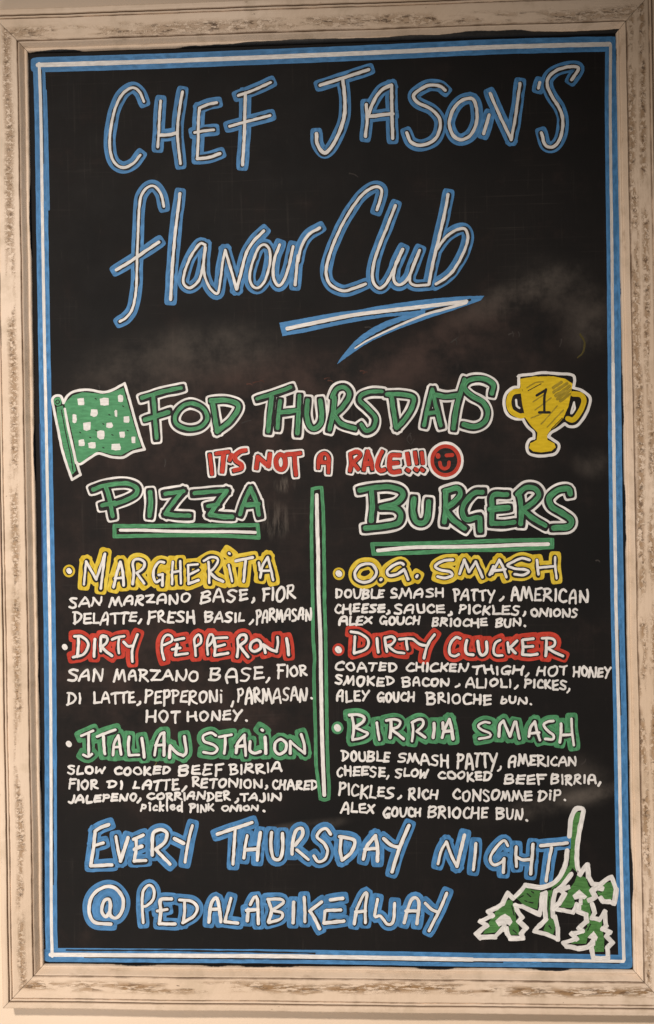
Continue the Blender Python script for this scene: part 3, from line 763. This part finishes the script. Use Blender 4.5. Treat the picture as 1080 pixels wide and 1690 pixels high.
# ---- closing lines
outlined(words([
 ('Y', '180,62 140,77 112,95! 105,170 90,266! 195,262 ; 105,167 153,153'),
 ('Y', '215,122 225,180 238,243! 255,190 275,127'),
 ('Y', '350,115 302,135 ; 315,132 315,190 305,243! 363,240 ; 307,185 343,170'),
 ('Y', '395,213 395,150 402,102 440,87 468,107 455,150 412,185! 440,215 483,258'),
 ('Y', '505,132 550,155 ; 593,67 575,140 557,248')]),
 'blue', 21.3, 9.2, 5.4, 'closing_word', 'first blue word of the upper closing line')
outlined(words([
 ('Y', '717,110 800,82 888,52 ; 805,87 800,170 795,258'),
 ('Y', '865,117 855,170 848,228 ; 930,102 920,170 915,238 ; 857,187 918,182'),
 ('Z', '25,102 22,170 35,228 65,233 80,190 80,107'),
 ('Z', '127,208 130,150 147,92 175,82 178,115 142,165 ; 150,187 208,235'),
 ('Z', '318,110 295,82 262,97 252,125 285,155 303,195 288,235 255,245 235,217'),
 ('Z', '362,122 420,132 438,150 420,200 375,238! 365,190 370,132'),
 ('Z', '480,233 495,175 540,117! 550,180 550,243 ; 487,185 543,180'),
 ('Z', '580,132 620,165 658,175 ; 705,67 670,150 645,220 622,296')]),
 'blue', 21.3, 9.2, 5.2, 'closing_word', 'second and longest blue word of the upper closing line')
outlined(words([
 ('a', '155,308 175,230 205,177! 240,270 268,323! 290,230 313,137'),
 ('a', '380,187 375,260 365,343'),
 ('a', '570,200 550,170 520,190 480,240 465,285 490,315 530,300 548,278! 543,358'),
 ('a', '620,207 618,260 622,323 ; 720,192 715,260 705,368 ; 620,267 660,285 715,280'),
 ('a', '765,200 840,193 923,184 ; 830,212 815,290 798,410')]),
 'blue', 21.3, 9.2, 5.0, 'closing_word', 'last blue word of the upper closing line, overlapped by the leaf drawing')
outlined(words([
 ('Y', '185,492 165,518 145,490 155,442 180,432 188,460 185,508 215,525 245,490 250,430 215,380 165,370 110,400 85,450 85,510 115,548 190,555')]),
 'blue', 21.8, 9.0, 5.6, 'closing_symbol', 'blue at sign opening the lower closing line')
outlined(words([
 ('Y', '350,548 345,460 350,392 380,362 403,385 400,430 370,463 350,468'),
 ('Y', '490,430 437,435 437,490 430,553! 508,555 ; 420,490 468,482'),
 ('Y', '530,435 590,442 618,475 600,515 545,548 ; 555,447 555,500 547,548'),
 ('Y', '675,545 685,460 705,427 720,440 735,543 ; 680,482 728,480'),
 ('Y', '785,427 770,480 755,543! 818,550'),
 ('Y', '865,538 870,482 ; 880,458 900,422 915,432 920,553 ; 862,487 918,482'),
 ('Y', '972,442 985,490 970,543 ; 967,432 1030,432 1043,450 992,485 ; 990,487 1038,500 1030,528 972,548'),
 ('Z', '135,447 132,548'),
 ('Z', '187,422 190,480 190,543 ; 273,445 215,490! 240,530 263,578'),
 ('Z', '317,435 378,427 ; 297,487 368,485 ; 290,490 285,550! 383,540'),
 ('Z', '435,553 445,492 ; 447,480 480,412 498,402 490,470 490,548 ; 442,495 490,490'),
 ('Z', '550,432 537,515 565,515 598,555 628,540 635,452'),
 ('Z', '682,548 700,480 720,432 745,427 755,460 745,553 ; 690,490 750,490'),
 ('Z', '787,452 815,480 845,495 ; 893,402 860,480 805,588')]),
 'blue', 20.3, 8.8, 5.2, 'closing_word', 'long blue word of the lower closing line')

# ---- leaf drawing
k = Ink()
for s in tr('b', '680,240 690,130 716,68 745,55 772,70 757,150 742,230 730,330 732,430 750,492 ; 665,335 655,420 620,500 570,552 500,577 440,572 390,562 ; 588,600 572,680 572,770 ; 521,622 516,700 524,790 ; 692,490 640,560 596,600'):
    k.stroke(s, 7.8, Z3, M['white'], wob=.22)
def jag(text, w=7.6):
    P = poly('b', text)
    for p, q in zip(P[:-1], P[1:]):
        m = ((p[0]+q[0])/2 + random.uniform(-.5, .5), (p[1]+q[1])/2 + random.uniform(-.5, .5))
        k.stroke([p, m, q], w*random.uniform(.88, 1.12), Z3, M['white'], 'square', wob=.22)
jag('750,492 798,430 806,505 832,553 882,560 918,530 958,510 988,592 974,684 940,672 902,668 888,650')
jag('892,585 860,578 830,600 852,640 812,662', 8.4)
jag('390,562 350,610 308,650 274,616 240,684 196,715 146,738 172,764 92,802 134,830 66,884 92,908 188,904 240,850')
jag('264,850 270,880 292,914 372,912 362,884 394,846 346,802 368,776 332,726 322,694 372,704 482,756 494,700 500,622 524,612')
jag('524,790 484,830 450,866 520,884 604,920 604,850 584,772')
jag('672,578 612,592 648,622 612,682 574,718 640,728 704,742 730,690')
jag('742,700 740,738 790,758 794,802 742,848 768,866 696,884 726,918 640,944 664,968 740,982 800,972 832,942')
jag('830,690 846,742 828,780 878,790 914,738 922,832 900,852 948,874 924,902 964,942 930,976 934,1042 884,1046 838,1040 828,992 830,940')
for p in ('190,800 222,768 255,752 288,772 305,805 285,832 266,818 264,872 238,872 236,828 214,836', '700,632 745,592 798,640 778,658 766,652 766,692 740,702 744,652 714,658', '800,908 840,866 868,906 856,934 851,922 850,962 824,962 824,917'):
    k.fill(poly('b', p), Z3, M['white'])
leaf = k.build('leaf_drawing', root, 'drawn green leaf sprig with thick white outline')
k = Ink()
for p in ('710,80 757,80 745,170 727,290 720,400 738,485 700,450 640,540 560,595 570,560 640,490 680,430 688,330 690,250 698,170',
          '735,490 790,515 808,570 835,595 835,640 812,690 822,745 750,728 738,690 765,650 740,600 705,640 720,690 690,715 620,708 648,650 678,590 710,550',
          '865,580 930,545 965,542 970,600 958,662 895,648 865,620', '370,600 400,580 440,595 490,600 478,650 468,722 380,695 335,652 320,655',
          '245,670 300,655 318,710 325,770 340,820 355,890 288,890 280,820 250,770 205,800 225,840 195,875 110,885 148,810 190,740',
          '528,600 570,596 553,680 550,780 584,795 585,850 572,892 508,862 530,800 528,700',
          '790,735 820,735 828,800 895,795 895,850 910,920 908,1003 842,1003 848,920 830,875 800,910 790,950 690,948 745,890 800,840 788,790'):
    k.fill(poly('b', p), Z2, M['leaf'])
for s in tr('b', '548,640 540,700 538,780 ; 700,470 640,545 570,590 ; 665,580 690,520 ; 735,470 750,510 ; 345,650 375,632 ; 400,620 425,640 ; 430,605 445,615 ; 410,675 440,680 ; 385,665 400,670 ; 300,700 315,760 ; 310,860 330,880 ; 200,720 240,690 ; 545,830 560,850 ; 820,820 800,860 ; 870,600 890,610'):
    k.stroke(s, 1.8, Z2+.05, M['gap'], wob=.6)
k.build('leaf_green', leaf)

# ------------------------------------------------------------------ description lines: one hand, drawn stroke by stroke
FONT = {
 'A': (.78, '0,1 .12,.55 .36,.02 .48,.05 .66,.55 .76,1 ; .14,.66 .62,.60'), 'B': (.72, '.08,.02 .06,.5 .08,1 ; .0,.08 .45,.02 .6,.18 .4,.42 .12,.48 ; .12,.48 .55,.55 .66,.76 .45,.95 .05,1'),
 'C': (.66, '.62,.16 .42,.02 .16,.22 .04,.55 .14,.88 .38,1 .64,.86'), 'D': (.70, '.12,.06 .12,.5 .1,.98 ; .0,.06 .38,.06 .64,.32 .6,.62 .38,.88 .06,1'),
 'E': (.62, '.58,.04 .12,.08 ; .1,.06 .1,.5 .08,.96! .6,.92 ; .1,.5 .5,.46'), 'F': (.60, '.06,.06 .62,.0 ; .08,.04 .1,.5 .08,1 ; .1,.48 .5,.42'),
 'G': (.70, '.6,.12 .38,.02 .12,.24 .04,.58 .16,.9 .4,.92 .6,.7 ; .36,.62 .66,.6! .62,1'), 'H': (.72, '.06,.02 .06,.5 .04,1 ; .62,.0 .62,.5 .66,1 ; .06,.55 .62,.5'),
 'I': (.22, '.1,.05 .12,.5 .1,.98'), 'i': (.24, '.1,.4 .12,.7 .12,1 ; .12,.08'), 'J': (.50, '.42,.0 .44,.5 .4,.95 .22,1.15 .04,1.0'),
 'K': (.66, '.06,.02 .08,.5 .06,1 ; .58,.05 .3,.4 .1,.55! .35,.75 .64,1'), 'L': (.58, '.1,.02 .08,.5 .06,.96! .58,.94'),
 'M': (.92, '0,1 .1,.5 .16,.04! .42,.8! .66,.04! .78,.5 .88,1'), 'N': (.80, '.04,1 .06,.5 .08,.08! .42,.55 .68,.96! .74,.5 .74,.0'),
 'O': (.74, '.38,.04 .14,.18 .04,.52 .16,.88 .4,.98 .62,.78 .68,.42 .56,.12 .38,.04'), 'P': (.64, '.06,.02 .1,.5 .08,1.02 ; .02,.08 .4,.02 .58,.2 .46,.42 .12,.55'),
 'R': (.70, '.08,.04 .1,.5 .06,1 ; .04,.06 .42,.02 .58,.2 .42,.42 .12,.52! .4,.74 .68,.98'), 'S': (.66, '.6,.08 .36,.02 .08,.18 .2,.42 .5,.58 .58,.8 .36,.98 .02,.94'),
 'T': (.66, '.0,.08 .34,.06 .68,.02 ; .36,.06 .34,.5 .36,1'), 'U': (.70, '.06,.04 .06,.5 .18,.92 .42,.96 .6,.7 .66,.04'),
 'V': (.68, '.02,.04 .3,.98! .66,.02'), 'W': (.92, '.04,.08 .12,.92! .42,.4! .62,.95! .86,.04'), 'X': (.66, '.04,.08 .62,.98 ; .62,.06 .02,1'),
 'Y': (.68, '.04,.04 .22,.36 .38,.48 ; .68,.0 .44,.45 .2,1.08'), 'Z': (.70, '.06,.08 .62,.04! .36,.5 .04,.94! .68,.92'),
 ',': (.26, '.18,.78 .16,.98 .02,1.2'), '.': (.22, '.1,.96'), ' ': (.3, ''),
 'p': (.58, '.06,.35 .08,.8 .06,1.35 ; .06,.42 .36,.36 .5,.6 .36,.9 .1,.92'), 'c': (.5, '.46,.45 .26,.38 .06,.6 .14,.92 .46,.9'), 'k': (.52, '.06,-.05 .08,.5 .06,1 ; .46,.38 .1,.65! .48,1'),
 'l': (.22, '.1,-.05 .1,.5 .12,1'), 'e': (.52, '.08,.68 .42,.6 .34,.38 .1,.5 .08,.82 .3,1 .5,.86'), 'd': (.58, '.44,.5 .2,.42 .06,.68 .18,.95 .4,.84 ; .5,-.05 .48,.5 .5,1'),
 'o': (.5, '.26,.42 .08,.6 .1,.88 .3,.98 .46,.78 .42,.5 .26,.42'), 'n': (.54, '.06,.42 .08,1 ; .08,.6 .3,.42 .44,.6 .46,1'), 'a': (.54, '.44,.48 .2,.42 .06,.7 .2,.96 .42,.8 ; .46,.44 .46,.98'),
 'b': (.58, '.08,-.02 .08,.5 .08,.98 ; .08,.55 .36,.42 .52,.65 .4,.94 .08,.98'), 'm': (.8, '.04,1 .06,.45 ; .06,.6 .24,.42 .36,.6 .38,1 ; .38,.6 .56,.42 .7,.6 .72,1'),
}
ALT = {'H': (.70, '.04,.0 .06,.5! .6,.48 ; .62,.0 .6,.5 .64,1.02 ; .04,.3 .03,.95'), 'A': (.66, '.06,1 .1,.5 .28,.05 .5,.1 .56,.5 .6,1 ; .12,.62 .56,.58'),
       'E': (.62, '.56,.02 .08,.1 ; .54,.44 .04,.52 ; .08,.1 .06,.94! .58,.92'), 'N': (.78, '.06,1 .1,.1! .3,.5 .52,.88! .66,.95 .72,.4 .7,.0'),
       'R': (.68, '.1,.05 .08,.5 .06,1 ; .04,.12 .36,.0 .54,.18 .4,.4 .1,.5! .36,.8 .64,1'), 'S': (.66, '.58,.1 .3,.0 .06,.2 .24,.44 .52,.6 .5,.86 .3,1 .02,.9')}
def letter(ch):
    w, t = ALT[ch] if ch in ALT and random.random() < .45 else FONT[ch]; out = []
    for st in t.split(';'):
        cur = []
        for tok in st.split():
            c = tok.endswith('!'); a, b = tok.rstrip('!').split(','); p = (float(a), float(b)); cur.append(p)
            if c and len(cur) > 1: out.append(cur); cur = [p]
        if cur and (len(cur) > 1 or not c): out.append(cur)
    return w, out
def write(ink, text, x0, x1, ya, yb, yc, yd, w=3.55, gap=.18):
    """text between x0 and x1; left edge runs ya..yb (top, bottom), right edge yc..yd"""
    adv = [FONT[c][0]*(1 + random.uniform(-.12, .12)) + gap for c in text]
    tot = sum(adv) - gap; sx = (x1 - x0 - w*.8)/tot; u = 0
    for c, a in zip(text, adv):
        wd_, sts = letter(c)
        k_ = (a - gap)/wd_; slx = random.uniform(-.08, .15)*(.35 if c in 'Iil' else 1); jy = random.uniform(-.07, .07); jh = 1 + random.uniform(-.12, .08)
        for s in sts:
            P = []
            for px, py in s:
                jt = .015 if c in 'Iil' else .05; px += random.uniform(-jt, jt); py += random.uniform(-jt, jt)
                q = (u + (px*k_ + slx*(1-py)))/tot
                yt = ya + (yc-ya)*q + w*.4; ybm = yb + (yd-yb)*q - w*.4
                P.append((x0 + w*.4 + (u + px*k_ + slx*(.5-py))*sx, yt + (ybm-yt)*(py*jh + jy)))
            ink.stroke(P, w*random.uniform(.88, 1.18), Z1, M['white'], 'round', wob=.34)
        u += a
LINES = [
 ('description of the yellow dish in the narrower column', [
  [('SAN', 114, 169, 985, 1004, 985, 1001), ('MARZANO', 180, 316, 984, 1001, 978, 996), ('BASE', 331, 410, 974, 996, 971, 993), (',', 412, 423, 974, 993, 974, 993), ('FIOR', 433, 489, 969, 993, 964, 990)],
  [('DELATTE,', 120, 236, 1010, 1031, 1009, 1028), ('FRESH', 243, 323, 1008, 1031, 1009, 1031), ('BASIL', 337, 405, 1008, 1030, 1010, 1026), (',', 411, 421, 1012, 1029, 1012, 1029), ('PARMASAN', 422, 516, 1005, 1030, 1003, 1025)]]),
 ('description of the red dish in the narrower column', [
  [('SAN', 112, 172, 1102, 1125, 1103, 1124), ('MARZANO', 188, 330, 1104, 1125, 1105, 1126), ('BASE', 345, 437, 1102, 1127, 1098, 1122), (',', 441, 449, 1103, 1124, 1103, 1124), ('FIOR', 457, 508, 1097, 1120, 1097, 1118)],
  [('DI', 110, 136, 1141, 1163, 1144, 1164), ('LATTE', 153, 224, 1142, 1162, 1140, 1160), (',', 227, 236, 1146, 1164, 1146, 1164), ('PEPPERONi', 239, 369, 1138, 1163, 1138, 1162), (',', 379, 390, 1145, 1164, 1145, 1164), ('PARMASAN', 391, 508, 1136, 1162, 1134, 1158), ('.', 511, 518, 1134, 1157, 1134, 1157)],
  [('HOT', 240, 298, 1171, 1194, 1171, 1193), ('HONEY', 308, 400, 1174, 1192, 1170, 1190), ('.', 403, 411, 1172, 1193, 1172, 1193)]]),
 ('description of the green dish in the narrower column', [
  [('SLOW', 111, 176, 1262, 1280, 1265, 1278), ('COOKED', 188, 283, 1265, 1280, 1264, 1279), ('BEEF', 294, 369, 1262, 1280, 1260, 1280), ('BIRRIA', 378, 467, 1260, 1279, 1258, 1276)],
  [('FIOR', 113, 164, 1285, 1306, 1286, 1304), ('DI', 177, 205, 1288, 1302, 1287, 1302), ('LATTE', 220, 297, 1289, 1303, 1283, 1303), (',', 302, 311, 1285, 1303, 1285, 1303), ('RETONION,', 317, 443, 1282, 1301, 1286, 1301), ('CHARED', 448, 526, 1285, 1302, 1288, 1305)],
  [('JALEPENO', 113, 227, 1312, 1326, 1308, 1322), (',', 228, 237, 1307, 1322, 1307, 1322), ('CORRIANDER', 242, 381, 1308, 1321, 1305, 1322), (',', 387, 396, 1306, 1323, 1306, 1323), ('TAJIN', 396, 466, 1308, 1322, 1308, 1322)],
  [('pickled', 232, 304, 1324, 1338, 1322, 1339), ('PINK', 312, 355, 1326, 1341, 1326, 1340), ('ONiON', 365, 428, 1328, 1340, 1328, 1339), ('.', 432, 440, 1325, 1341, 1325, 1341)]]),
 ('description of the yellow dish in the wider column', [
  [('DOUBLE', 553, 635, 971, 989, 972, 988), ('SMASH', 643, 734, 970, 988, 970, 987), ('PATTY', 748, 818, 971, 993, 972, 993), (',', 826, 834, 976, 991, 976, 991), ('AMERICAN', 842, 973, 967, 991, 972, 995)],
  [('CHEESE,', 551, 645, 996, 1013, 997, 1013), ('SAUCE', 650, 736, 995, 1013, 997, 1012), (',', 740, 749, 997, 1014, 997, 1014), ('PICKLES', 757, 860, 997, 1014, 999, 1016), (',', 862, 870, 999, 1017, 999, 1017), ('ONIONS', 875, 955, 1003, 1018, 1004, 1021)],
  [('ALEX', 559, 615, 1015, 1032, 1017, 1032), ('GOUCH', 626, 695, 1016, 1033, 1017, 1032), ('BRIOCHE', 713, 806, 1018, 1034, 1020, 1036), ('BUN', 818, 861, 1020, 1037, 1020, 1035), ('.', 863, 871, 1018, 1037, 1018, 1037)]]),
 ('description of the red dish in the wider column', [
  [('COATED', 553, 657, 1091, 1109, 1093, 1110), ('CHICKEN', 670, 774, 1092, 1110, 1094, 1110), ('THIGH', 779, 866, 1098, 1115, 1098, 1115), (',', 868, 876, 1099, 1115, 1099, 1115), ('HOT', 886, 938, 1098, 1116, 1098, 1117), ('HONEY', 945, 1009, 1099, 1118, 1101, 1120)],
  [('SMOKED', 553, 653, 1113, 1131, 1117, 1134), ('BACON', 663, 743, 1116, 1135, 1118, 1133), (',', 752, 763, 1119, 1133, 1119, 1133), ('ALIOLI', 768, 846, 1118, 1136, 1120, 1136), (',', 849, 858, 1121, 1137, 1121, 1137), ('PICKES,', 865, 944, 1120, 1137, 1122, 1140)],
  [('ALEY', 554, 610, 1138, 1158, 1139, 1158), ('GOUCH', 622, 686, 1141, 1159, 1141, 1159), ('BRIOCHE', 703, 812, 1141, 1162, 1145, 1164), ('bUN', 826, 872, 1148, 1163, 1150, 1163), ('.', 874, 881, 1148, 1165, 1148, 1165)]]),
 ('description of the green dish in the wider column', [
  [('DOUBLE', 563, 644, 1237, 1257, 1240, 1259), ('SMASH', 656, 742, 1242, 1261, 1245, 1266), ('PATTY', 753, 821, 1242, 1267, 1243, 1270), (',', 822, 830, 1250, 1270, 1250, 1270), ('AMERICAN', 838, 953, 1244, 1265, 1248, 1266)],
  [('CHEESE', 555, 637, 1264, 1281, 1265, 1284), (',', 637, 644, 1270, 1286, 1270, 1286), ('SLOW', 652, 708, 1267, 1283, 1268, 1284), ('COOKED', 722, 813, 1272, 1287, 1273, 1290), ('BEEF', 832, 902, 1276, 1294, 1277, 1296), ('BIRRIA,', 909, 994, 1276, 1296, 1279, 1296)],
  [('PICKLES', 559, 652, 1290, 1315, 1299, 1318), (',', 658, 668, 1303, 1318, 1303, 1318), ('RICH', 673, 724, 1299, 1319, 1302, 1320), ('CONSOMME', 746, 880, 1302, 1322, 1304, 1323), ('DiP', 887, 928, 1304, 1323, 1303, 1322), ('.', 929, 937, 1303, 1323, 1303, 1323)],
  [('ALEX', 562, 620, 1323, 1343, 1327, 1345), ('GOUCH', 632, 696, 1331, 1350, 1333, 1349), ('BRIOCHE', 706, 806, 1330, 1351, 1333, 1352), ('BUN', 818, 864, 1332, 1353, 1334, 1355), ('.', 866, 874, 1334, 1356, 1334, 1356)]]),
]
for lab, lines in LINES:
    for i, ln in enumerate(lines):
        k = Ink()
        for t in ln: write(k, *t)
        k.build('description_line', root, lab.replace('description', ('first', 'second', 'third', 'fourth')[i] + ' line of the description', 1))

# ---- traces of older lettering and stray marks
def mark(pts, w, m, wob):
    k = Ink(); k.stroke(pts, w, Z1, M[m], wob=wob, taper=(1.1, .5)); k.build('faded_mark', root)
for x, y, a, b, m in ((418, 632, 10, -2, 'ghost_red'), (430, 628, 6, 3, 'ghost_red'), (408, 634, 8, 1, 'ghost_red'), (536, 625, 8, -1, 'ghost_red'), (542, 628, 7, 2, 'ghost_red'),
                      (595, 612, 7, 2, 'ghost_red'), (600, 616, 6, -2, 'ghost_red'), (745, 565, 12, -9, 'ghost'), (752, 560, 2, 9, 'ghost'), (840, 552, 8, -1, 'ghost'), (846, 548, 1, 8, 'ghost'), (856, 548, 1, 8, 'ghost'),
                      (603, 540, 11, 1, 'ghost'), (400, 698, 14, -4, 'ghost'), (927, 560, -3, 12, 'ghost'), (163, 636, 1, 8, 'ghost'), (273, 758, -1, 12, 'ghost'), (577, 286, 14, 6, 'ghost'), (984, 925, 6, 2, 'ghost'), (676, 718, 3, 8, 'ghost')):
    mark([(x, y), (x+a*.5+1, y+b*.5-1), (x+a, y+b)], 2.4, m, .6)
mark([(958, 552), (965, 565), (962, 582), (954, 590)], 4, 'ghost_yellow', .5)
mark([(678, 715), (672, 724), (678, 733), (684, 725)], 2, 'ghost', .5)
mark([(960, 1261), (965, 1258), (967, 1253)], 3, 'ghost', .4)
mark([(256, 1263), (259, 1258), (255, 1256)], 2, 'ghost_yellow', .5)
